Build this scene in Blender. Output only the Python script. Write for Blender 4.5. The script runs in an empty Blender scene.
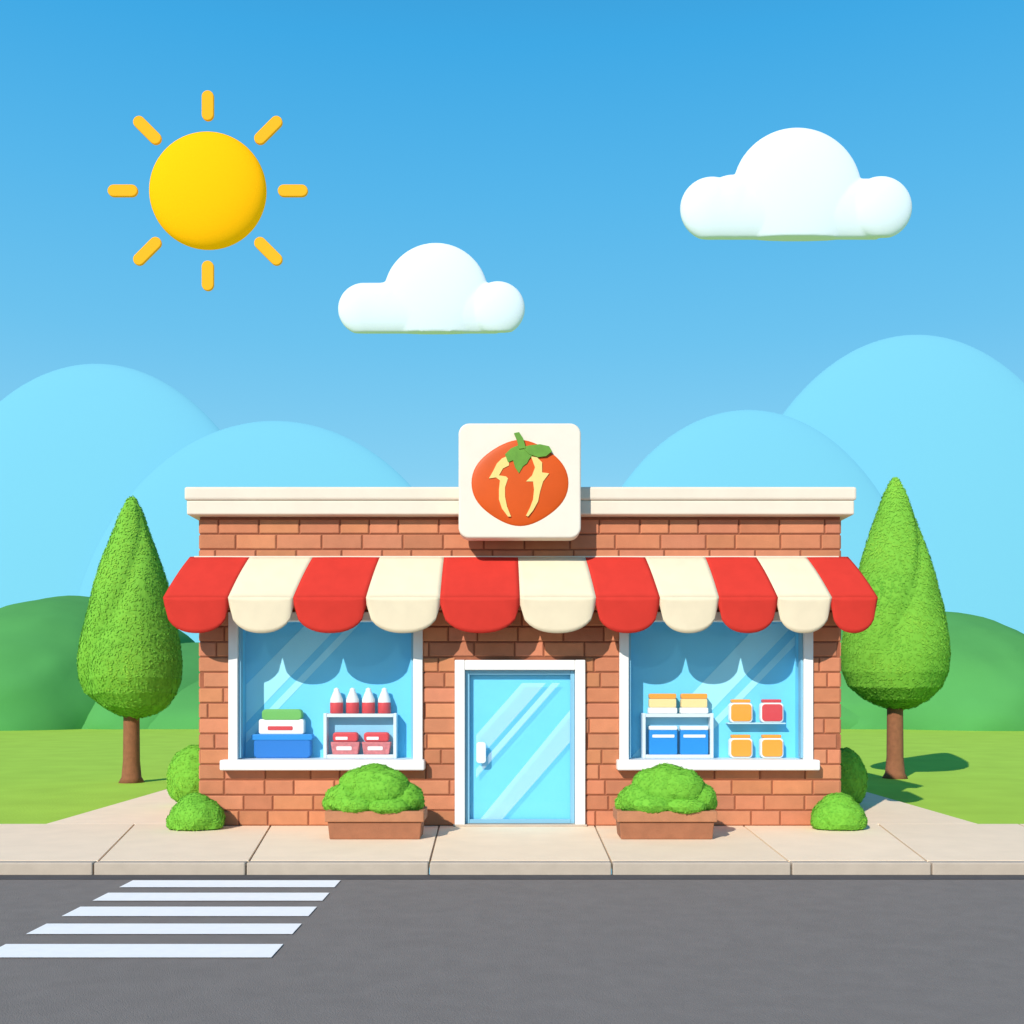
import bpy, bmesh, math, random
from functools import reduce
from mathutils import Vector, Matrix, noise
random.seed(7)
S = bpy.context.scene
S.view_settings.view_transform='Standard'; S.view_settings.look='None'
S.view_settings.exposure=0; S.view_settings.gamma=1

# ---------------- survey helpers (camera 1.81 m above pavement, facade 14 m away)
CAMH=1.81; FL=1050.0
def X(px,d=14.0): return (px-512)/FL*d
def Z(py,d=14.0): return CAMH+(690-py)/FL*d

# ---------------- materials
def srgb(r,g,b):
    f=lambda c:(c/255/12.92) if c/255<=0.04045 else ((c/255+0.055)/1.055)**2.4
    return (f(r),f(g),f(b))
def mat(name,col,rough=0.6,var=0.0,scale=5.0,bump=0.0,bscale=40.0,attr=False,emit=0.0,spec=0.3,emcol=None):
    m=bpy.data.materials.new(name); m.use_nodes=True
    nt=m.node_tree; N=nt.nodes; L=nt.links
    b=N['Principled BSDF']; b.inputs['Roughness'].default_value=rough
    b.inputs['Specular IOR Level'].default_value=spec
    b.inputs['Base Color'].default_value=(*col,1)
    src=None
    if attr:
        a=N.new('ShaderNodeAttribute'); a.attribute_name='tint'
        mx=N.new('ShaderNodeMix'); mx.data_type='RGBA'; mx.blend_type='MULTIPLY'; mx.inputs[0].default_value=1
        mx.inputs[6].default_value=(*col,1); L.new(a.outputs['Color'],mx.inputs[7]); src=mx.outputs[2]
    if var>0:
        tc=N.new('ShaderNodeTexCoord'); nz=N.new('ShaderNodeTexNoise'); nz.inputs['Scale'].default_value=scale
        nz.inputs['Detail'].default_value=3; L.new(tc.outputs['Object'],nz.inputs['Vector'])
        mr=N.new('ShaderNodeMapRange'); mr.inputs[1].default_value=0.3; mr.inputs[2].default_value=0.7
        mr.inputs[3].default_value=1-var; mr.inputs[4].default_value=1+var
        L.new(nz.outputs['Fac'],mr.inputs[0])
        mx=N.new('ShaderNodeVectorMath'); mx.operation='SCALE'
        if src: L.new(src,mx.inputs[0])
        else: mx.inputs[0].default_value=col
        L.new(mr.outputs[0],mx.inputs['Scale']); src=mx.outputs[0]
    if src: L.new(src,b.inputs['Base Color'])
    if bump>0:
        tc=N.new('ShaderNodeTexCoord'); nz=N.new('ShaderNodeTexNoise'); nz.inputs['Scale'].default_value=bscale
        nz.inputs['Detail'].default_value=3; L.new(tc.outputs['Object'],nz.inputs['Vector'])
        bp=N.new('ShaderNodeBump'); bp.inputs['Strength'].default_value=bump; bp.inputs['Distance'].default_value=0.02
        L.new(nz.outputs['Fac'],bp.inputs['Height']); L.new(bp.outputs['Normal'],b.inputs['Normal'])
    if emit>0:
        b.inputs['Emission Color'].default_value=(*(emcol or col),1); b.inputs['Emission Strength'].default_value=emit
    return m
def glassmat(name,col,dif,gl=0.05):
    m=bpy.data.materials.new(name); m.use_nodes=True; nt=m.node_tree; N=nt.nodes; L=nt.links
    N.remove(N['Principled BSDF']); o=N['Material Output']
    t=N.new('ShaderNodeBsdfTransparent'); d=N.new('ShaderNodeBsdfDiffuse'); d.inputs[0].default_value=(*col,1)
    g=N.new('ShaderNodeBsdfGlossy'); g.inputs['Roughness'].default_value=0.03
    t.inputs[0].default_value=(0.98,0.995,1,1)
    m1=N.new('ShaderNodeMixShader'); m1.inputs[0].default_value=dif; L.new(t.outputs[0],m1.inputs[1]); L.new(d.outputs[0],m1.inputs[2])
    m2=N.new('ShaderNodeMixShader'); m2.inputs[0].default_value=gl; L.new(m1.outputs[0],m2.inputs[1]); L.new(g.outputs[0],m2.inputs[2])
    L.new(m2.outputs[0],o.inputs[0]); return m

M=dict(
 brick=mat('brick',(0.52,0.200,0.105),0.85,0.06,6,0.2,60,attr=True,spec=0.15),
 mortar=mat('mortar',(0.30,0.10,0.05),0.9,0.1,10,0.2,80),
 cream=mat('cream_plaster',(0.74,0.65,0.53),0.75,0.03,3,0.08,50,spec=0.15),
 white=mat('white_paint',(0.80,0.79,0.77),0.45,0.02,4),
 signw=mat('sign_enamel',(0.76,0.69,0.58),0.5,0.02,4,spec=0.15),
 red=mat('awning_red',(0.58,0.040,0.028),0.85,0.04,5,0.1,200,spec=0.08),
 crm=mat('awning_cream',(0.74,0.64,0.46),0.85,0.03,5,0.1,200,spec=0.08),
 tomato=mat('tomato_enamel',(0.62,0.085,0.008),0.45,0.05,3,spec=0.2),
 yel=mat('yellow_enamel',(0.80,0.60,0.20),0.4,0.03,8),
 leafg=mat('sign_leaf',(0.12,0.30,0.03),0.5,0.1,10),
 glass=glassmat('window_glass',(0.18,0.62,0.88),0.04,0.02),
 glint=glassmat('door_reflection',(0.75,0.9,0.97),0.30,0.02),  # pale film imitating reflection streaks on the door glass
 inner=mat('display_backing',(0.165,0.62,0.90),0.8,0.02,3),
 innerglint=mat('backing_reflection',(0.36,0.78,0.95),0.8,0.02,3),  # lighter blue standing in for reflections in the window glass
 inner2=mat('display_board',(0.50,0.72,0.84),0.8,0.02,3),
 steel=mat('door_steel',(0.20,0.44,0.60),0.4),
 handle=mat('handle_metal',(0.75,0.82,0.88),0.3),
 pave=mat('paving',(0.92,0.73,0.53),0.85,0.03,2.5,0.1,60,attr=True,spec=0.1),
 joint=mat('paving_joint',(0.36,0.27,0.19),0.9,0.1,10),
 kerb=mat('kerb_stone',(0.48,0.40,0.32),0.85,0.05,6,0.15,60),
 asphalt=mat('asphalt',(0.222,0.195,0.176),0.95,0.05,5,0.4,120,spec=0.15),
 gutter=mat('gutter',(0.085,0.08,0.08),0.9,0.1,6),
 paint=mat('road_paint',(0.95,0.93,0.90),0.7,0.02,9,0.1,100),
 grass=mat('grass',(0.38,0.60,0.075),0.95,0.06,0.9,0.35,25,spec=0.05),
 hill=mat('hill_green',(0.085,0.31,0.085),0.95,0.06,0.35,0.2,3,spec=0.05),
 haze=mat('haze_hills',(0.06,0.18,0.22),1.0,emit=0.66,emcol=(0.225,0.68,0.97),spec=0),  # emission imitates haze scattering light over the distant hills
 tree=mat('tree_leaves',(0.185,0.45,0.05),0.8,attr=True,spec=0.03),
 bush=mat('bush_leaves',(0.175,0.46,0.048),0.8,attr=True,spec=0.03),
 bark=mat('bark',(0.25,0.10,0.048),0.9,0.12,12,0.3,40),
 terra=mat('planter_wood',(0.33,0.13,0.065),0.75,0.08,8,0.2,40),
 terra2=mat('planter_rim',(0.42,0.18,0.09),0.75,0.08,8,0.2,40),
 soil=mat('soil',(0.06,0.035,0.02),1),
 cloud=mat('cloud_white',(0.60,0.66,0.72),1.0,emit=0.15,emcol=(0.72,0.87,1),spec=0),  # slight glow added to brighten the cloud shading
 sun=mat('sun_yellow',(0.74,0.35,0.006),0.9,emit=0.35,emcol=(1,0.48,0.0),spec=0),
 ray=mat('sun_ray',(0.68,0.32,0.02),0.9,emit=0.25,emcol=(1,0.43,0.02),spec=0),
 blue=mat('blue_plastic',(0.02,0.17,0.55),0.4), blue2=mat('carton_blue',(0.015,0.24,0.66),0.5),
 pwhite=mat('pack_white',(0.85,0.84,0.82),0.5), pgreen=mat('lid_green',(0.16,0.45,0.08),0.5),
 pred=mat('pack_red',(0.68,0.04,0.04),0.5), pink=mat('meat_pink',(0.60,0.16,0.16),0.6,0.2,30),
 porange=mat('preserve_orange',(0.90,0.33,0.01),0.4), pcream=mat('pack_cream',(0.88,0.66,0.28),0.5),
 shelf=mat('shelf_metal',(0.70,0.76,0.80),0.4), shelfb=mat('shelf_back',(0.26,0.56,0.75),0.6),
)

# ---------------- mesh helpers
def link(o,parent=None):
    S.collection.objects.link(o)
    if parent:
        o.parent=parent; o.matrix_parent_inverse=Matrix.Translation(-parent.location)
    return o
def empty(name,loc):
    e=bpy.data.objects.new(name,None); e.location=loc; e.empty_display_size=0.3
    S.collection.objects.link(e); return e
def mesh(name,vs,fs,mats,parent=None,smooth=False,mi=None,bevel=0,seg=2,tint=None):
    me=bpy.data.meshes.new(name); me.from_pydata([tuple(v) for v in vs],[],fs)
    if not isinstance(mats,(list,tuple)): mats=[mats]
    for m in mats: me.materials.append(m)
    if mi:
        for p,i in zip(me.polygons,mi): p.material_index=i
    if tint:
        a=me.color_attributes.new('tint','FLOAT_COLOR','CORNER')
        for p in me.polygons:
            c=tint[p.index]
            for li in p.loop_indices: a.data[li].color=(c[0],c[1],c[2],1)
    if smooth:
        for p in me.polygons: p.use_smooth=True
    me.update()
    o=bpy.data.objects.new(name,me)
    if bevel>0:
        b=o.modifiers.new('bevel','BEVEL'); b.width=bevel; b.segments=seg; b.limit_method='ANGLE'; b.angle_limit=0.7
    return link(o,parent)
BF=[(0,3,2,1),(4,5,6,7),(0,1,5,4),(1,2,6,5),(2,3,7,6),(3,0,4,7)]
def boxv(x0,x1,y0,y1,z0,z1): return [(x0,y0,z0),(x1,y0,z0),(x1,y1,z0),(x0,y1,z0),(x0,y0,z1),(x1,y0,z1),(x1,y1,z1),(x0,y1,z1)]
def box(name,x0,x1,y0,y1,z0,z1,m,parent=None,bevel=0.008):
    return mesh(name,boxv(x0,x1,y0,y1,z0,z1),BF,m,parent,bevel=bevel)
def prism(name,pts,y0,y1,m,parent=None,bevel=0,seg=2):
    a=sum(pts[i][0]*pts[(i+1)%len(pts)][1]-pts[(i+1)%len(pts)][0]*pts[i][1] for i in range(len(pts)))
    if a<0: pts=pts[::-1]
    n=len(pts); vs=[(p[0],y0,p[1]) for p in pts]+[(p[0],y1,p[1]) for p in pts]
    fs=[tuple(range(n)),tuple(range(2*n-1,n-1,-1))]+[(i,n+i,n+(i+1)%n,(i+1)%n) for i in range(n)]
    return mesh(name,vs,fs,m,parent,bevel=bevel,seg=seg)
def rrect(x0,x1,z0,z1,r,n=6):
    out=[]
    for cx,cz,a0 in ((x1-r,z1-r,0),(x0+r,z1-r,90),(x0+r,z0+r,180),(x1-r,z0+r,270)):
        for k in range(n+1):
            a=math.radians(a0+90*k/n); out.append((cx+r*math.cos(a),cz+r*math.sin(a)))
    return out
def lathe(name,prof,cx,cy,mats,parent=None,seg=28,mi=None,smooth=True):
    vs=[];fs=[];fm=[]
    for r,z in prof:
        for k in range(seg):
            a=2*math.pi*k/seg; vs.append((cx+r*math.cos(a),cy+r*math.sin(a),z))
    for j in range(len(prof)-1):
        for k in range(seg):
            fs.append((j*seg+k,j*seg+(k+1)%seg,(j+1)*seg+(k+1)%seg,(j+1)*seg+k)); fm.append(mi[j] if mi else 0)
    fs.append(tuple(range(seg-1,-1,-1))); fm.append(mi[0] if mi else 0)
    fs.append(tuple((len(prof)-1)*seg+k for k in range(seg))); fm.append(mi[-1] if mi else 0)
    return mesh(name,vs,fs,mats,parent,smooth=smooth,mi=fm)
def sub_rects(rects,hole):
    hx0,hx1,hz0,hz1=hole; out=[]
    for (a,b,c,d) in rects:
        if b<=hx0 or a>=hx1 or d<=hz0 or c>=hz1: out.append((a,b,c,d)); continue
        if a<hx0: out.append((a,hx0,c,d))
        if b>hx1: out.append((hx1,b,c,d))
        m0=max(a,hx0); m1=min(b,hx1)
        if c<hz0: out.append((m0,m1,c,hz0))
        if d>hz1: out.append((m0,m1,hz1,d))
    return out
def brickwall(name,u0,u1,z0,z1,holes,fmap,parent,bw=0.54,bh=0.2045,gap=0.02,proud=0.018):
    vs=[];fs=[];tt=[]
    rows=int(math.ceil((z1-z0)/bh)); rng=random.Random(3)
    for r in range(rows):
        a=u0-(bw*0.5 if r%2 else 0)-rng.random()*0.08
        while a<u1:
            w=bw*rng.choice([0.72,1,1,1.12]); R=[(max(a+gap/2,u0),min(a+w-gap/2,u1),z0+r*bh+gap/2,min(z0+(r+1)*bh-gap/2,z1))]
            a+=w
            if R[0][1]-R[0][0]<0.04: continue
            for h in holes: R=sub_rects(R,h)
            k=rng.choice([0.86,0.93,0.97,1.0,1.0,1.04,1.08,1.13]); c=(k,k*rng.uniform(0.96,1.06),k*rng.uniform(0.93,1.07))
            for (p,q,s,t) in R:
                if q-p<0.03 or t-s<0.03: continue
                b=len(vs); i=0.012
                for (uu,zz,d) in ((p,s,0),(q,s,0),(q,t,0),(p,t,0),(p,s,proud-.01),(q,s,proud-.01),(q,t,proud-.01),(p,t,proud-.01),(p+i,s+i,proud),(q-i,s+i,proud),(q-i,t-i,proud),(p+i,t-i,proud)):
                    vs.append(fmap(uu,zz,d))
                F=[]
                for o in (0,4):
                    for e in range(4): F.append((b+o+e,b+o+(e+1)%4,b+o+4+(e+1)%4,b+o+4+e))
                F.append((b+8,b+9,b+10,b+11))
                fs+=F; tt+=[c]*len(F)
    return mesh(name,vs,fs,M['brick'],parent,tint=tt)
def clip_poly(poly,x0,x1,z0,z1):
    def cl(P,ins,inter):
        out=[]
        for i in range(len(P)):
            a=P[i-1];b=P[i]
            if ins(b):
                if not ins(a): out.append(inter(a,b))
                out.append(b)
            elif ins(a): out.append(inter(a,b))
        return out
    def ix(v): return lambda a,b:(v,a[1]+(b[1]-a[1])*(v-a[0])/(b[0]-a[0]))
    def iz(v): return lambda a,b:(a[0]+(b[0]-a[0])*(v-a[1])/(b[1]-a[1]),v)
    P=cl(poly,lambda p:p[0]>=x0,ix(x0)); P=cl(P,lambda p:p[0]<=x1,ix(x1)) if P else P
    P=cl(P,lambda p:p[1]>=z0,iz(z0)) if P else P; P=cl(P,lambda p:p[1]<=z1,iz(z1)) if P else P
    return P

# ================= STORE
store=empty('grocery_store',(X(520),14,0))
def child_empty(name,loc,par):
    e=empty(name,loc); e.parent=par; e.matrix_parent_inverse=Matrix.Translation(-par.location); return e
bx0,bx1=X(200),X(840); zt=Z(517); ZB=20.2
WL=(X(229.5),X(423),Z(760),Z(612)); WR=(X(619),X(812),Z(760),Z(612)); DR=(X(455),X(585),0,Z(660))
holes=[WL,WR,DR]
vs=[];fs=[]
for (a,b,c,d) in reduce(sub_rects,holes,[(bx0,bx1,0,zt)]):
    n=len(vs); vs+=boxv(a,b,14.0,14.12,c,d); fs+=[tuple(i+n for i in f) for f in BF]
mesh('front_wall',vs,fs,M['mortar'],store)
brickwall('front_brickwork',bx0,bx1,0.0,zt,holes,lambda u,z,d:(u,14.0-d,z),store)
box('side_wall_left',bx0,bx0+0.15,14.122,ZB,0,zt,M['mortar'],store,0)
box('side_wall_right',bx1-0.15,bx1,14.122,ZB,0,zt,M['mortar'],store,0)
box('rear_wall',bx0+0.152,bx1-0.152,ZB-0.15,ZB,0,zt,M['mortar'],store,0)
brickwall('left_brickwork',14.0,ZB,0,zt,[],lambda u,z,d:(bx0-d,u,z),store)
brickwall('right_brickwork',14.0,ZB,0,zt,[],lambda u,z,d:(bx1+d,u,z),store)
d=13.80
box('cornice_band',X(186,d),X(855,d),13.82,ZB+.2,zt+0.002,Z(500,d),M['cream'],store,0.02)
box('cornice_cap',X(184,d),X(857,d),d,ZB+.24,Z(500,d)+.001,Z(486.5,d),M['cream'],store,0.03)

DB=14.385
def window(name,h,sx0,sx1):
    x0,x1,z0,z1=h; e=child_empty(name,((x0+x1)/2,14,z0),store)
    t=0.125; yf=13.93
    box('jamb_left',x0,x0+t,yf,14.14,z0,z1,M['white'],e,0.012)
    box('jamb_right',x1-t,x1,yf,14.14,z0,z1,M['white'],e,0.012)
    box('head',x0+t+.001,x1-t-.001,yf+.004,14.14,z1-t,z1-.002,M['white'],e,0.01)
    box('inner_bead_left',x0+t+.001,x0+t+.03,yf+.05,14.1,z0+.03,z1-t-.002,M['steel'],e,0)
    box('inner_bead_right',x1-t-.03,x1-t-.001,yf+.05,14.1,z0+.03,z1-t-.002,M['steel'],e,0)
    box('sill',sx0,sx1,13.80,14.16,z0-.125,z0+.012,M['white'],e,0.02)
    gx0,gx1=x0+t,x1-t; gz0,gz1=z0+.014,z1-t
    mesh('glass',[(gx0,14.06,gz0),(gx1,14.06,gz0),(gx1,14.06,gz1),(gx0,14.06,gz1)],[(0,1,2,3)],M['glass'],e)
    D=DB
    box('display_floor',gx0,gx1,14.165,D,z0-.03,z0+.010,M['inner2'],e,0)
    box('display_back',gx0-.05,gx1+.05,D+.002,D+.03,z0-.03,z1+.05,M['inner'],e,0)
    box('display_side_left',gx0-.04,gx0-.005,14.145,D,z0-.03,z1,M['inner'],e,0)
    box('display_side_right',gx1+.005,gx1+.04,14.145,D,z0-.03,z1,M['inner'],e,0)
    box('display_top',gx0,gx1,14.145,D,gz1+.005,gz1+.03,M['inner'],e,0)
    return e,(gx0,gx1,gz0,gz1)
def bands(e,rect,ptsets,y,m='glint'):  # flat diagonal polygons painted as glass reflections
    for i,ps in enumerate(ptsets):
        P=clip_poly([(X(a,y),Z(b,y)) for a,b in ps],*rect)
        if len(P)>2: mesh('painted_reflection_%d'%(i+1),[(p[0],y,p[1]) for p in P],[tuple(range(len(P)))],M[m],e)
eL,rL=window('shop_window',WL,X(223.5),X(425.5))
eR,rR=window('shop_window',WR,X(616),X(816))
YB=DB-.002
bands(eL,rL,[[(318,612),(352,612),(225,745),(225,706)],[(362,612),(371,612),(225,765),(225,755)]],YB,'innerglint')  # window reflections painted on the backing, behind the goods
bands(eR,rR,[[(770,612),(806,612),(654,771),(618,771)],[(818,612),(827,612),(680,764),(671,764)]],YB,'innerglint')
# door
door=child_empty('door',(X(520),14,0),store)
x0,x1,z0,z1=DR; t=0.135
box('frame_left',x0,x0+t,13.92,14.14,0.001,z1,M['white'],door,0.012)
box('frame_right',x1-t,x1,13.92,14.14,0.001,z1,M['white'],door,0.012)
box('frame_top',x0+t+.001,x1-t-.001,13.924,14.14,z1-t,z1-.002,M['white'],door,0.01)
a,b,c,dd=x0+t+.004,x1-t-.004,.03,z1-t-.004; q=0.055
box('leaf_stile_left',a,a+q,14.0,14.06,c,dd,M['steel'],door,0.006)
box('leaf_stile_right',b-q,b,14.0,14.06,c,dd,M['steel'],door,0.006)
box('leaf_rail_top',a+q+.001,b-q-.001,14.002,14.06,dd-q,dd-.001,M['steel'],door,0.005)
box('leaf_rail_bottom',a+q+.001,b-q-.001,14.002,14.06,c+.001,c+q,M['steel'],door,0.005)
mesh('door_glass',[(a+q,14.03,c+q),(b-q,14.03,c+q),(b-q,14.03,dd-q),(a+q,14.03,dd-q)],[(0,1,2,3)],M['glass'],door)
box('door_backing',x0,x1,14.10,14.13,0,z1,M['inner'],door,0)
box('threshold',x0-.02,x1+.02,13.9,14.16,0.0,0.028,M['kerb'],door,0.005)
bands(door,(a+q,b-q,c+q,dd-q),[[(522,683),(546,683),(476,762),(476,735)],[(552,683),(560,683),(476,778),(476,769)],[(570,710),(570,742),(500,822),(478,822)]],14.022)  # door reflections painted as pale sheets before the glass
prism('handle_plate',rrect(X(476.5),X(486),Z(763),Z(742),0.04),13.955,13.985,M['handle'],door,0.008)
box('handle_mount_top',X(479.5),X(483),13.985,14.0,Z(748),Z(745.5),M['handle'],door,0)
box('handle_mount_bottom',X(479.5),X(483),13.985,14.0,Z(760),Z(757.5),M['handle'],door,0)

# awning
aw=child_empty('awning',(X(520),14,Z(558)),store)
topb=[190,250,313,380,444,518,585,645,705,756,806,848]
botb=[163,228,293,366,440,520,596,660,719,778,832,878]
yT,yB=13.965,13.42; zT,zB,zE=Z(557),Z(597.5,13.42),Z(633,13.42)
vs=[];fs=[];mi=[]; NU=16;NV=10;NW=8
for i in range(11):
    T0,T1=X(topb[i],yT),X(topb[i+1],yT); B0,B1=X(botb[i],yB),X(botb[i+1],yB)
    base=len(vs)
    for v in range(NV+1):
        t=v/NV; ang=t*math.pi/2
        yy=yT+(yB-yT)*(0.85*t+0.15*math.sin(ang)); zz=zT+(zB-zT)*(0.85*t+0.15*(1-math.cos(ang)))
        for u in range(NU+1):
            s=u/NU; p=0.010*math.sin(math.pi*s)*(0.2+0.8*t)
            x=(T0+(T1-T0)*s)*(1-t)+(B0+(B1-B0)*s)*t
            vs.append((x,yy-p*0.6,zz+p*0.6))
    for w in range(0,NW+1):
        for u in range(NU+1):
            s=u/NU; k=(1-abs(2*s-1)**2.2)**(1/2.2); Lw=0.09+(zB-zE-0.09)*k
            p=0.010*math.sin(math.pi*s)
            vs.append((B0+(B1-B0)*s,yB-p*0.6+.05*w/NW,zB+p*0.6*(1-w/NW)-Lw*w/NW))
    for r in range(NV+NW+1):
        if r==NV: continue
        for u in range(NU):
            q=base+r*(NU+1)+u; fs.append((q,q+NU+1,q+NU+2,q+1)); mi.append(i%2)
o=mesh('canopy',vs,fs,[M['red'],M['crm']],aw,smooth=True,mi=mi)
so=o.modifiers.new('s','SOLIDIFY'); so.thickness=0.012; so.offset=-1
for nm,tx,bx in (('end_panel_left',X(topb[0],yT),X(botb[0],yB)),('end_panel_right',X(topb[-1],yT),X(botb[-1],yB))):
    mesh(nm,[(tx,yT,zT-.02),(bx,yB+.05,zB-.02),(bx,yB+.05,zB-.12),(tx,yT,zB-.12)],[(0,1,2,3)],M['red'],aw)
box('wall_batten',X(195),X(838),13.955,13.976,zT-.06,zT+.008,M['cream'],aw,0.004)

# ================= SIGN
sg=empty('shop_sign',(X(520,13.5),13.6,Z(538,13.5))); d=13.52
prism('board',rrect(X(458.5,d),X(581,d),Z(538,d),Z(423,d),0.14,8),d,13.795,M['signw'],sg,0.025,3)
cx,cz=X(520,d),Z(483,d); rx,rz=X(567,d)-cx,(Z(441,d)-Z(525,d))/2
vs=[];fs=[]; NR=12;NA=64
def tom(r,a):
    wob=1+0.035*math.cos(2*a)-0.05*max(0,math.cos(a-math.pi/2))**12
    ex=math.cos(a);ez=math.sin(a)
    return (cx+rx*r*wob*ex, d+0.001-0.035*math.sqrt(max(0,1-r*r)), cz+rz*r*ez*(1+0.03*math.cos(4*a)))
vs.append(tom(0,0))
for j in range(1,NR+1):
    r=math.sin(j/NR*math.pi/2)
    for k in range(NA): vs.append(tom(r,2*math.pi*k/NA))
for k in range(NA): fs.append((0,1+(k+1)%NA,1+k))
for j in range(NR-1):
    for k in range(NA):
        a=1+j*NA+k;b=1+j*NA+(k+1)%NA; fs.append((a,b,b+NA,a+NA))
mesh('tomato',vs,fs,M['tomato'],sg,smooth=True)
P=lambda L:[(X(a,d),Z(b,d)) for a,b in L]
yf=d-0.039
prism('emblem_mark_left',P([(509,456),(502,459),(497,464),(493,472),(489,479),(496,478),(500,481),(499,490),(499,500),(502,509),(508,517),(511,517),(507,507),(505,497),(505,488),(508,479),(506,477),(499,476),(503,469),(509,466)]),yf,d-.01,M['yel'],sg)
prism('emblem_mark_right',P([(531,457),(537,458),(542,463),(542,473),(549,474),(543,482),(540,492),(538,502),(533,511),(528,517),(526,516),(530,508),(533,500),(534,490),(533,482),(526,482),(532,476),(535,468)]),yf,d-.01,M['yel'],sg)
prism('leaf_left',P([(518,446),(511,449),(505,455),(508,463),(513,461),(515,468),(519,474),(523,467),(527,464),(529,460),(533,455),(528,449)]),yf-.004,d-.01,M['leafg'],sg,0.003)
prism('leaf_right',P([(522,448),(530,446),(540,445),(549,447),(552,452),(546,457),(538,458),(529,455)]),yf-.010,d-.01,M['leafg'],sg,0.003)
prism('stem',P([(514,434),(519,433),(523,439),(526,449),(519,450),(517,441)]),yf-.016,d+.0,M['leafg'],sg,0.003)

# ================= DISPLAY GOODS (standing on the display floors)
before=set(bpy.data.objects)
zf=WL[2]+0.0105; dg=14.22
def gx(px): return X(px,dg)
dz=zf-Z(756,dg)
def G(py): return Z(py,dg)+dz
def food_tub(x0,x1):
    e=empty('food_tub',(gx((x0+x1)/2),dg,zf))
    prism('tub_base',rrect(gx(x0),gx(x1),zf,G(736),0.06),14.20,14.40,M['blue'],e,0.02)
    prism('tub_rim',rrect(gx(x0-2),gx(x1+2),G(738),G(732),0.03),14.185,14.41,M['blue2'],e,0.01)
    prism('label_box',rrect(gx(x0+5),gx(x1-7),G(732),G(717),0.03),14.215,14.38,M['pwhite'],e,0.01)
    prism('label_stripe',rrect(gx(x0+14),gx(x1-18),G(728),G(724),0.015),14.208,14.216,M['pred'],e)
    prism('lid',rrect(gx(x0+8),gx(x1-9),G(718),G(707),0.055),14.205,14.39,M['pgreen'],e,0.015)
food_tub(254,311)
def rack(x0,x1):
    e=empty('display_shelf',(gx((x0+x1)/2),dg,zf))
    a,b=gx(x0),gx(x1)
    box('upright_left',a,a+.045,14.17,14.42,zf,G(711),M['shelf'],e,0.008)
    box('upright_right',b-.045,b,14.17,14.42,zf,G(711),M['shelf'],e,0.008)
    box('shelf_top',a+.046,b-.046,14.175,14.42,G(715),G(711.5),M['shelf'],e,0.006)
    box('shelf_bottom',a+.046,b-.046,14.175,14.42,zf+.001,zf+.05,M['shelf'],e,0.006)
    box('shelf_back',a+.046,b-.046,14.39,14.415,zf+.051,G(715)-.001,M['shelfb'],e,0)
rack(324,397); rack(642,713)
zs=G(711.4); zb=zf+.0505
def tray(x0,x1):
    e=empty('meat_tray',(gx((x0+x1)/2),14.28,zb))
    prism('tray',[(gx(x0+2),zb),(gx(x1-2),zb),(gx(x1),zb+.17),(gx(x0),zb+.17)],14.185,14.37,M['pink'],e,0.008)
    prism('wrapped_meat',rrect(gx(x0+2),gx(x1-2),zb+.172,zb+.30,0.04),14.195,14.36,M['pred'],e,0.02)
    prism('label',rrect(gx(x0+6),gx(x1-8),zb+.06,zb+.11,0.012),14.179,14.186,M['pwhite'],e)
    prism('price_tag',rrect(gx(x0+5),gx(x1-12),zb+.20,zb+.24,0.01),14.186,14.196,M['pwhite'],e)
tray(331,360); tray(362,391)
def carton(x0,x1):
    e=empty('drink_carton',(gx((x0+x1)/2),14.28,zb))
    prism('carton_body',rrect(gx(x0),gx(x1),zb,zb+.33,0.02),14.19,14.36,M['blue2'],e,0.01)
    prism('carton_cap',rrect(gx(x0),gx(x1),zb+.331,zb+.385,0.015),14.188,14.362,M['pwhite'],e,0.01)
    prism('carton_label',rrect(gx(x0+3),gx(x1-3),zb+.23,zb+.27,0.01),14.183,14.191,M['pwhite'],e)
carton(649,677); carton(680,708)
def tin(x0,x1,h):
    e=empty('preserve_tin',(gx((x0+x1)/2),14.3,zs))
    prism('tin_body',rrect(gx(x0),gx(x1),zs,zs+h*.3,0.02),14.19,14.36,M['pwhite'],e,0.01)
    prism('tin_label',rrect(gx(x0+1),gx(x1-1),zs+h*.3+.001,zs+h*.74,0.02),14.195,14.355,M['pcream'],e,0.008)
    prism('tin_lid',rrect(gx(x0+1),gx(x1-1),zs+h*.74+.001,zs+h,0.02),14.19,14.36,M['porange'],e,0.008)
tin(648,677,.27); tin(680,708,.27)
def jar(x0,x1,zz,m):
    e=empty('jam_jar',(gx((x0+x1)/2),14.32,zz))
    prism('jar_glass',rrect(gx(x0),gx(x1),zz,zz+.27,0.05),14.26,14.42,M['pwhite'],e,0.012)
    prism('jar_filling',rrect(gx(x0+1.3),gx(x1-1.3),zz+.02,zz+.25,0.045),14.24,14.27,m,e,0.008)
    prism('jar_lid',rrect(gx(x0+2),gx(x1-2),zz+.271,zz+.315,0.015),14.27,14.41,m,e,0.008)
z2=G(720.5)
br=empty('wall_bracket_shelf',(gx(756),14.4,z2-.03))
box('board',gx(728),gx(786),14.24,14.455,z2-.02,z2-.001,M['inner2'],br,0.004)
for x0 in (730,761): jar(x0,x0+23,zf,M['porange'])
jar(730,753,z2,M['porange']); jar(761,784,z2,M['pred'])
for ob in set(bpy.data.objects)-before:      # set goods to the real bay depth
    if ob.type=='MESH':
        for v in ob.data.vertices: v.co.y=14.17+(v.co.y-14.17)*0.74
def bottle(px):
    x=gx(px); z=zs; r=.088
    lathe('milk_bottle',[(r*.9,z),(r,z+.01),(r,z+.15),(r*.98,z+.155),(r*.98,z+.19),(r*.62,z+.27),(r*.42,z+.31),(r*.4,z+.335),(r*.1,z+.35)],x,14.27,[M['pred'],M['pwhite']],mi=[0,0,1,1,1,1,1,1])
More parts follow.
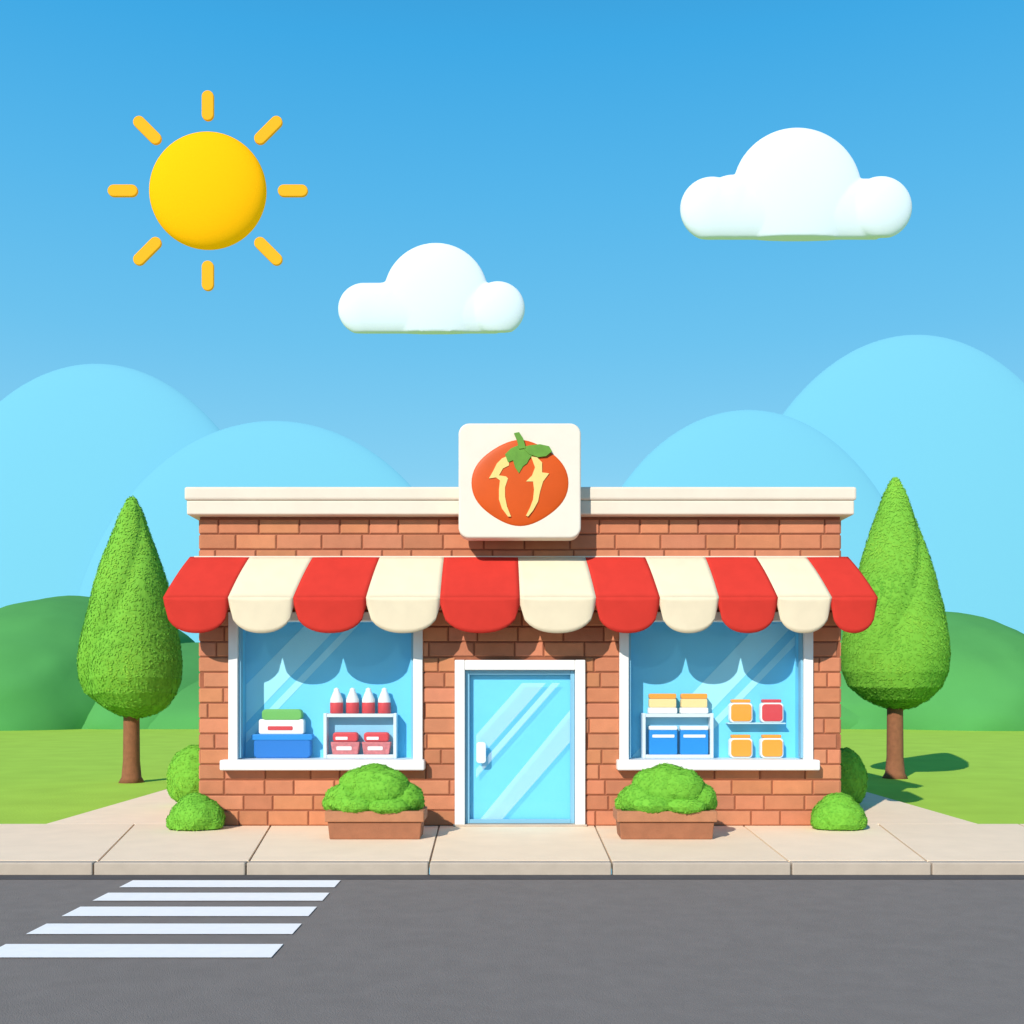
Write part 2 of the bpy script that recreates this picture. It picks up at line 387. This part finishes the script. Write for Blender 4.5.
for p in (336,352,368,384): bottle(p)

# ================= GROUND, ROAD, PAVEMENT
KY=11.0
mesh('ground',[(-1500,14.2,-0.03),(1500,14.2,-0.03),(1500,3000,-0.03),(-1500,3000,-0.03)],[(0,1,2,3)],M['grass'])
RZ=-0.13
mesh('road',[(-400,-60,RZ),(400,-60,RZ),(400,KY+.05,RZ),(-400,KY+.05,RZ)],[(0,1,2,3)],M['asphalt'])
mesh('gutter',[(-400,10.74,RZ+.004),(400,10.74,RZ+.004),(400,KY+.02,RZ+.004),(-400,KY+.02,RZ+.004)],[(0,1,2,3)],M['gutter'])
vs=[];fs=[]
K=FL*(CAMH-RZ)
for a,b in [(881,888),(893.5,901.5),(907.5,917),(924.5,935),(945,958.5)]:
    da,db=K/(a-690),K/(b-690); n=len(vs)
    vs+=[(-3.85,db,RZ+.008),(-1.74,db,RZ+.008),(-1.74,da,RZ+.008),(-3.85,da,RZ+.008)]
    fs.append((n,n+1,n+2,n+3))
mesh('crosswalk_marking',vs,fs,M['paint'])
pv=empty('pavement',(0,12.5,0))
mesh('bedding',[(-60,KY+.2,-0.02),(60,KY+.2,-0.02),(60,14.3,-0.02),(6.25,14.3,-0.02),(6.4,20.5,-0.02),(-6.4,20.5,-0.02),(-6.3,14.3,-0.02),(-60,14.3,-0.02)],[tuple(range(8))],M['joint'],pv)
g=0.012
fr=[-4.39,-2.79,-0.87,1.05,2.93,4.40]; bk=[-5.10,-3.25,-0.98,1.11,3.10,4.95]
fr=[fr[0]-1.9*k for k in range(14,0,-1)]+fr+[fr[-1]+1.9*k for k in range(1,15)]
bk=[bk[0]-1.9*k for k in range(14,0,-1)]+bk+[bk[-1]+1.9*k for k in range(1,15)]
vs=[];fs=[];tt=[]
def slab(q):
    n=len(vs); k=random.uniform(0.96,1.03)
    for (x,y) in q: vs.append((x,y,-.1))
    for (x,y) in q: vs.append((x,y,0))
    F=[(n+4,n+5,n+6,n+7)]+[(n+e,n+(e+1)%4,n+4+(e+1)%4,n+4+e) for e in range(4)]
    fs.extend(F); tt.extend([(k,k,k*random.uniform(.98,1.02))]*5)
yb=14.2
for i in range(len(fr)-1):
    slab([(fr[i]+g,KY+.16),(fr[i+1]-g,KY+.16),(bk[i+1]-g,yb-.004),(bk[i]+g,yb-.004)])
for s in (-1,1):
    xs=sorted([s*6.3,s*4.0]); slab([(xs[0],yb+.004),(xs[1],yb+.004),(xs[1],yb+6.3),(xs[0],yb+6.3)])
mesh('slabs',vs,fs,M['pave'],pv,bevel=0.003,tint=tt)
vs=[];fs=[];kb=empty('kerb',(0,KY,RZ))
for i in range(len(fr)-1):
    n=len(vs); vs+=boxv(fr[i]+.008,fr[i+1]-.008,KY,KY+.145,RZ-.05,0.0); fs+=[tuple(a+n for a in f) for f in BF]
mesh('kerb_stones',vs,fs,M['kerb'],kb,bevel=0.015)

# ================= FOLIAGE
def leafy(name,cv,cf,m,leaf=0.07,dens=700,parent=None,tilt=0.45,lift=0.02,seed=1):
    rng=random.Random(seed)
    vs=[Vector(v) for v in cv]; fs=list(cf); tt=[(0.97,0.99,0.97)]*len(cf)
    T=[];A=[]
    for f in cf:
        for k in range(1,len(f)-1):
            a,b,c=vs[f[0]],vs[f[k]],vs[f[k+1]]; n=(b-a).cross(c-a); ar=n.length/2
            if ar>1e-8: T.append((a,b,c,n.normalized())); A.append(ar)
    N=int(sum(A)*dens)
    for (a,b,c,n) in rng.choices(T,weights=A,k=N):
        u,v=rng.random(),rng.random()
        if u+v>1:u,v=1-u,1-v
        p=a+(b-a)*u+(c-a)*v
        nn=(n+Vector((rng.gauss(0,tilt),rng.gauss(0,tilt),rng.gauss(0,tilt)))).normalized()
        t1=nn.orthogonal().normalized(); t1.rotate(Matrix.Rotation(rng.random()*6.283,3,nn)); t2=nn.cross(t1)
        l=leaf*rng.uniform(.6,1.25); w=l*0.55; p=p+n*(lift*rng.uniform(.2,1.2))
        k=len(vs); vs+= [p-t1*l*.5,p+t2*w*.5+nn*.06*l,p+t1*l*.5,p-t2*w*.5+nn*.06*l]; fs.append((k,k+1,k+2,k+3))
        cl=noise.noise(p*1.3)*0.2; s=rng.uniform(.95,1.05)+cl
        tt.append((s*rng.uniform(.95,1.07)*(1+cl),s,s*.95))
    return mesh(name,vs,fs,m,parent,tint=tt,smooth=False)
def lobes(L,sub=3,amp=0.05,seed=0):
    vs=[];fs=[]
    for (x,y,z,a,b,c) in L:
        bm=bmesh.new(); bmesh.ops.create_icosphere(bm,subdivisions=sub,radius=1)
        n=len(vs)
        for v in bm.verts:
            k=1+amp*noise.noise(v.co*2.5+Vector((x*3,y*3,z*3+seed)))*2
            vs.append(Vector((x+v.co.x*a*k,y+v.co.y*b*k,max(0.01,z+v.co.z*c*k))))
        fs+=[tuple(v.index+n for v in f.verts) for f in bm.faces]; bm.free()
    return vs,fs
def tree(cxp,d,prof,seed):
    e=empty('cypress_tree',(X(cxp,d),d,-0.03)); cx=X(cxp,d)
    sc=d/FL; vs=[];fs=[];seg=48
    pr=[]
    for i in range(len(prof)-1):
        for k in range(3):
            t=k/3; pr.append(tuple(prof[i][q]*(1-t)+prof[i+1][q]*t for q in range(3)))
    pr.append(prof[-1])
    for (py,hw,off) in pr:
        for k in range(seg):
            a=2*math.pi*k/seg; z=Z(py,d); r=hw*sc*.97
            nn=noise.noise(Vector((math.cos(a)*1.4,math.sin(a)*1.4+seed,z*0.9)))
            # a soft vertical fold separates the two masses of the crown
            ph=(z-Z(600,d))*0.55-0.9; fold=math.exp(-((math.atan2(math.sin(a-ph+0.6),math.cos(a-ph+0.6)))/0.22)**2)
            r*=1+0.05*nn-0.09*fold*min(1,hw/30)
            vs.append(Vector((cx+off*sc+r*math.cos(a),d+r*math.sin(a)*.95,z+0.05*nn)))
    for j in range(len(pr)-1):
        for k in range(seg): fs.append((j*seg+k,j*seg+(k+1)%seg,(j+1)*seg+(k+1)%seg,(j+1)*seg+k)[::-1])
    f=fs[200]
    if (vs[f[1]]-vs[f[0]]).cross(vs[f[2]]-vs[f[0]]).dot(vs[f[0]]-Vector((cx,d,vs[f[0]].z)))<0: fs=[f[::-1] for f in fs]
    leafy('crown',vs,fs,M['tree'],leaf=0.07,dens=520,parent=e,seed=seed,tilt=.10,lift=.014)
    return e,cx,sc
def trunk(e,cx,d,sc,top,base,hw):
    zb_,zt_=-0.04,Z(top,d)+0.9
    r=hw*sc
    prof=[(r*1.5,zb_),(r*1.12,zb_+.12),(r*.95,zb_+.45),(r*.9,Z(top,d)),(r*.5,zt_)]
    lathe('trunk',prof,cx,d,[M['bark']],e,seg=16)
    for k,(a,l) in enumerate(((0.5,.7),(2.6,.6),(4.2,.65))):
        p0=Vector((cx,d,Z(top,d)-.05)); p1=p0+Vector((math.cos(a)*l*.4,math.sin(a)*l*.4,l))
        ax=(p1-p0).normalized(); s=ax.orthogonal().normalized(); t=ax.cross(s); V=[]
        for p,rr in ((p0,r*.5),(p1,r*.2)):
            for i in range(8):
                q=i*math.pi/4; V.append(p+s*math.cos(q)*rr+t*math.sin(q)*rr)
        mesh('limb_%d'%(k+1),V,[(i,(i+1)%8,8+(i+1)%8,8+i) for i in range(8)],M['bark'],e,smooth=True)
pl=[(497,1,0),(501,5,0),(512,11,0),(532,18.5,0),(557,27.5,0),(587,37,0),(615,44.5,0),(640,49.5,0),(660,51.5,0),(678,50.5,0),(693,45,0),(706,33,3),(714,19,5),(718,3,6)]
e,cx,sc=tree(131.5,20.9,pl,11); trunk(e,cx,20.9,sc,714,781,8.5)
pr_=[(478,1,0),(482,5,0),(495,12,0),(517,20,0),(545,29.5,0),(577,39,0),(607,46.5,0),(635,51,0),(655,52.5,0),(672,51,0),(687,45,0),(699,32,1),(706,18,2),(710,3,2)]
e,cx,sc=tree(895,21.9,pr_,23); trunk(e,cx,21.9,sc,707,776,8.5)

def bush(name,L,d,leaf=.06,dens=1300,seed=1):
    Q=[(X(a,d),d+dy,Z(b,d),rx*d/FL,rx*d/FL*.9,rz*d/FL) for a,b,rx,rz,dy in L]
    v,f=lobes(Q,amp=.04,seed=seed)
    return leafy(name,v,f,M['bush'],leaf=leaf,dens=dens,seed=seed,tilt=.12,lift=.007)
bush('bush',[(197,817,27,20,0),(184,821,16,12,-.05),(210,821,15,12,-.05),(195,807,18,14,0)],13.7,leaf=.04,seed=2)
bush('bush',[(838,817,26,20,0),(825,821,15,12,-.05),(851,821,14,12,-.05),(838,807,18,14,0)],13.7,leaf=.04,seed=3)
bush('bush',[(196,775,28,30,0),(186,786,18,18,0),(205,786,22,22,0)],16.6,leaf=.05,dens=900,seed=4)
bush('bush',[(842,777,24,29,0),(852,788,14,17,0),(830,786,20,22,0)],16.6,leaf=.05,dens=900,seed=5)

def planter(x0,x1):
    d=12.69; e=empty('planter_box',(X((x0+x1)/2,d),d+.25,0)); a,b=X(x0,d),X(x1,d); zr=Z(822,d); zt2=Z(811,d)
    def tap(z,q,y0,y1): return [(a+q,y0,z),(b-q,y0,z),(b-q,y1,z),(a+q,y1,z)]
    mesh('trough',tap(0.001,.05,d+.02,d+.48)+tap(zr,.03,d,d+.5),BF,M['terra'],e,bevel=.012)
    box('rim_front',a,b,d-.03,d+.04,zr+.001,zt2,M['terra2'],e,.012)
    box('rim_back',a,b,d+.46,d+.53,zr+.001,zt2,M['terra2'],e,.012)
    box('rim_left',a,a+.07,d+.041,d+.459,zr+.001,zt2-.001,M['terra2'],e,.01)
    box('rim_right',b-.07,b,d+.041,d+.459,zr+.001,zt2-.001,M['terra2'],e,.01)
    box('soil',a+.071,b-.071,d+.041,d+.459,zr+.001,zt2-.03,M['soil'],e,0)
    return (x0+x1)/2-1,d+.25
for (x0,x1,sd) in ((325,424,8),(617,717,9)):
    c,D=planter(x0,x1)
    Q=[]
    for dx,py,rx,rz,dy in ((1,791,30,27,.02),(-27,799,21,16,-.03),(28,798,22,17,-.03),(-13,784,21,16,.0),(13,787,24,19,-.08),(-39,803,12,10,0),(39,803,12,11,0),(-16,803,22,11,-.12),(16,804,24,10,-.12)):
        Q.append((X(c+dx,D),D+dy,Z(py,D),rx*D/FL,min(.3,rx*D/FL*.8),rz*D/FL))
    v,f=lobes(Q,amp=.04,seed=sd); v=[Vector((p.x,p.y,max(p.z,.25))) for p in v]
    leafy('shrub',v,f,M['bush'],leaf=.04,dens=1500,seed=sd,tilt=.12,lift=.007)

# ================= HILLS
def hill(name,L,m,sub=5,amp=0):
    vs=[];fs=[]
    for (px,py,y,a,b) in L:
        x=X(px,y); c=Z(py,y); a=a*y/FL
        bm=bmesh.new(); bmesh.ops.create_icosphere(bm,subdivisions=sub,radius=1); n=len(vs)
        for v in bm.verts:
            k=1+amp*noise.noise(v.co*5+Vector((x,y,0)))
            vs.append((x+v.co.x*a*k,y+v.co.y*b*k,-0.05+v.co.z*c*k))
        fs+=[tuple(v.index+n for v in f.verts) for f in bm.faces]; bm.free()
    return mesh(name,vs,fs,m,smooth=True)
hill('hill',[(85,598,60,130,13),(-70,622,62,140,14),(205,642,63,110,14),(905,610,60,140,13),(1080,628,62,140,14),(800,642,63,120,14),(512,655,66,1750,17)],M['hill'],amp=.02)
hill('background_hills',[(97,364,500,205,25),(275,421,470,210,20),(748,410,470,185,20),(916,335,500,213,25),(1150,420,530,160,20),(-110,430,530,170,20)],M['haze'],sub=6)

# ================= CLOUDS
def cloud(C,base,d):
    s=d/FL; zb0=Z(base,d); vs=[];fs=[]
    x0=X(C[0][0],d); x1=X(C[-1][0],d); rad=min(C[0][2],C[-1][2])*s; zc=zb0+rad; seg=64; ye=rad*.36
    for i,(cx,cy,r) in enumerate(C):
        fwd=-ye*.45 if i==len(C)-1 else 0.0      # the right-hand puff stands in front
        bm=bmesh.new(); bmesh.ops.create_icosphere(bm,subdivisions=5,radius=1); n=len(vs)
        for v in bm.verts: 
            c=v.co; vs.append((X(cx,d)+c.x*r*s,d+fwd+c.y*ye*(1+.25*(r*s/rad-1)),Z(cy,d)+c.z*r*s))
        fs.extend([tuple(v.index+n for v in q.verts) for q in bm.faces]); bm.free()
    n=len(vs)
    for x in (x0,x1):
        for k in range(seg): vs.append((x,d+ye*math.cos(2*math.pi*k/seg),zc+rad*math.sin(2*math.pi*k/seg)))
    for k in range(seg): fs.append((n+k,n+(k+1)%seg,n+seg+(k+1)%seg,n+seg+k))
    fs.append(tuple(n+k for k in range(seg-1,-1,-1))); fs.append(tuple(n+seg+k for k in range(seg)))
    # underside rises gently toward the back so the front edge is the lowest
    vs=[(v[0],v[1],max(v[2],zb0+.02+max(0,(v[1]-d+ye*1.6))*.12)) for v in vs]
    o=mesh('cloud',vs,fs,M['cloud'],smooth=True)
    m=o.modifiers.new('r','REMESH'); m.mode='VOXEL'; m.voxel_size=1.2*s; m.use_smooth_shade=True
    sm=o.modifiers.new('s','SMOOTH'); sm.factor=0.5; sm.iterations=5
    return o
cloud([(712,209,32),(733,208,33),(797,193,65),(848,209,31),(879,210,31)],241,130)
cloud([(364,309,26),(388,306,24),(436,295.5,52.5),(472,308,25),(498,310,27)],335,120)

# ================= SUN FIGURE
d=170; s=d/FL; su=empty('sun',(X(208,d),d,Z(190,d)))
bm=bmesh.new(); bmesh.ops.create_uvsphere(bm,u_segments=64,v_segments=40,radius=58.5*s)
for v in bm.verts: v.co.y*=0.35
me=bpy.data.meshes.new('disc'); bm.to_mesh(me); bm.free(); me.materials.append(M['sun'])
for p in me.polygons:p.use_smooth=True
o=bpy.data.objects.new('disc',me); link(o,su); o.location=(X(208,d),d,Z(191,d))
for k in range(8):
    a=k*math.pi/4; r0,r1=(70,100); r=6.0
    if k%2: r0,r1=68,103
    cx,cz=X(208,d),Z(191,d); pts=[]
    L0,L1=(r0+r)*s,(r1-r)*s
    for q in range(13):
        t=-math.pi/2+math.pi*q/12; pts.append((L1+r*s*math.cos(t),r*s*math.sin(t)))
    for q in range(13):
        t=math.pi/2+math.pi*q/12; pts.append((L0+r*s*math.cos(t),r*s*math.sin(t)))
    pts=[(cx+p[0]*math.cos(a)-p[1]*math.sin(a),cz+p[0]*math.sin(a)+p[1]*math.cos(a)) for p in pts]
    prism('ray_%d'%(k+1),pts,d-.3,d+.3,M['ray'],su,0.15,3)

# ================= LIGHT
EL=math.radians(32); AZ=math.radians(28)
sd=Vector((-math.sin(AZ)*math.cos(EL),-math.cos(AZ)*math.cos(EL),math.sin(EL)))
l=bpy.data.lights.new('sun_light','SUN'); l.energy=4.7; l.angle=math.radians(0.5); l.color=(1,0.92,0.82)
lo=bpy.data.objects.new('sun_light',l); lo.rotation_euler=sd.to_track_quat('Z','Y').to_euler(); lo.location=(-20,-20,30); S.collection.objects.link(lo)
w=bpy.data.worlds.new('World'); S.world=w; w.use_nodes=True; nt=w.node_tree; N=nt.nodes; Lk=nt.links
bg=N['Background']
sk=N.new('ShaderNodeTexSky'); sk.sky_type='NISHITA'; sk.sun_disc=False; sk.sun_elevation=EL; sk.sun_rotation=math.pi+AZ
tc=N.new('ShaderNodeTexCoord'); sp=N.new('ShaderNodeSeparateXYZ'); Lk.new(tc.outputs['Generated'],sp.inputs[0])
cr=N.new('ShaderNodeValToRGB'); Lk.new(sp.outputs['Z'],cr.inputs[0])
E=cr.color_ramp.elements
cols=[(0.0,(190,235,252)),(0.085,(174,229,250)),(0.2,(134,211,246)),(0.31,(108,198,243)),(0.42,(86,186,240)),(0.525,(61,172,234)),(0.78,(22,95,160))]
E[0].position=0; E[0].color=(*srgb(*cols[0][1]),1); E[1].position=.78; E[1].color=(*srgb(*cols[-1][1]),1)
for p,c in cols[1:-1]:
    q=E.new(p); q.color=(*srgb(*c),1)
sc_=N.new('ShaderNodeVectorMath'); sc_.operation='SCALE'; sc_.inputs['Scale'].default_value=10.0
Lk.new(cr.outputs[0],sc_.inputs[0])
mx=N.new('ShaderNodeMix'); mx.data_type='RGBA'; mx.inputs[0].default_value=0.93
Lk.new(sk.outputs[0],mx.inputs[6]); Lk.new(sc_.outputs[0],mx.inputs[7]); Lk.new(mx.outputs[2],bg.inputs[0]); bg.inputs[1].default_value=0.1

# ================= CAMERA
c=bpy.data.cameras.new('camera'); co=bpy.data.objects.new('camera',c); co.location=(0,0,CAMH); co.rotation_euler=(math.pi/2,0,0)
c.sensor_width=36; c.lens=36*FL/1024; c.shift_y=(690-512)/1024; c.clip_end=5000; c.clip_start=.1
S.collection.objects.link(co); S.camera=co
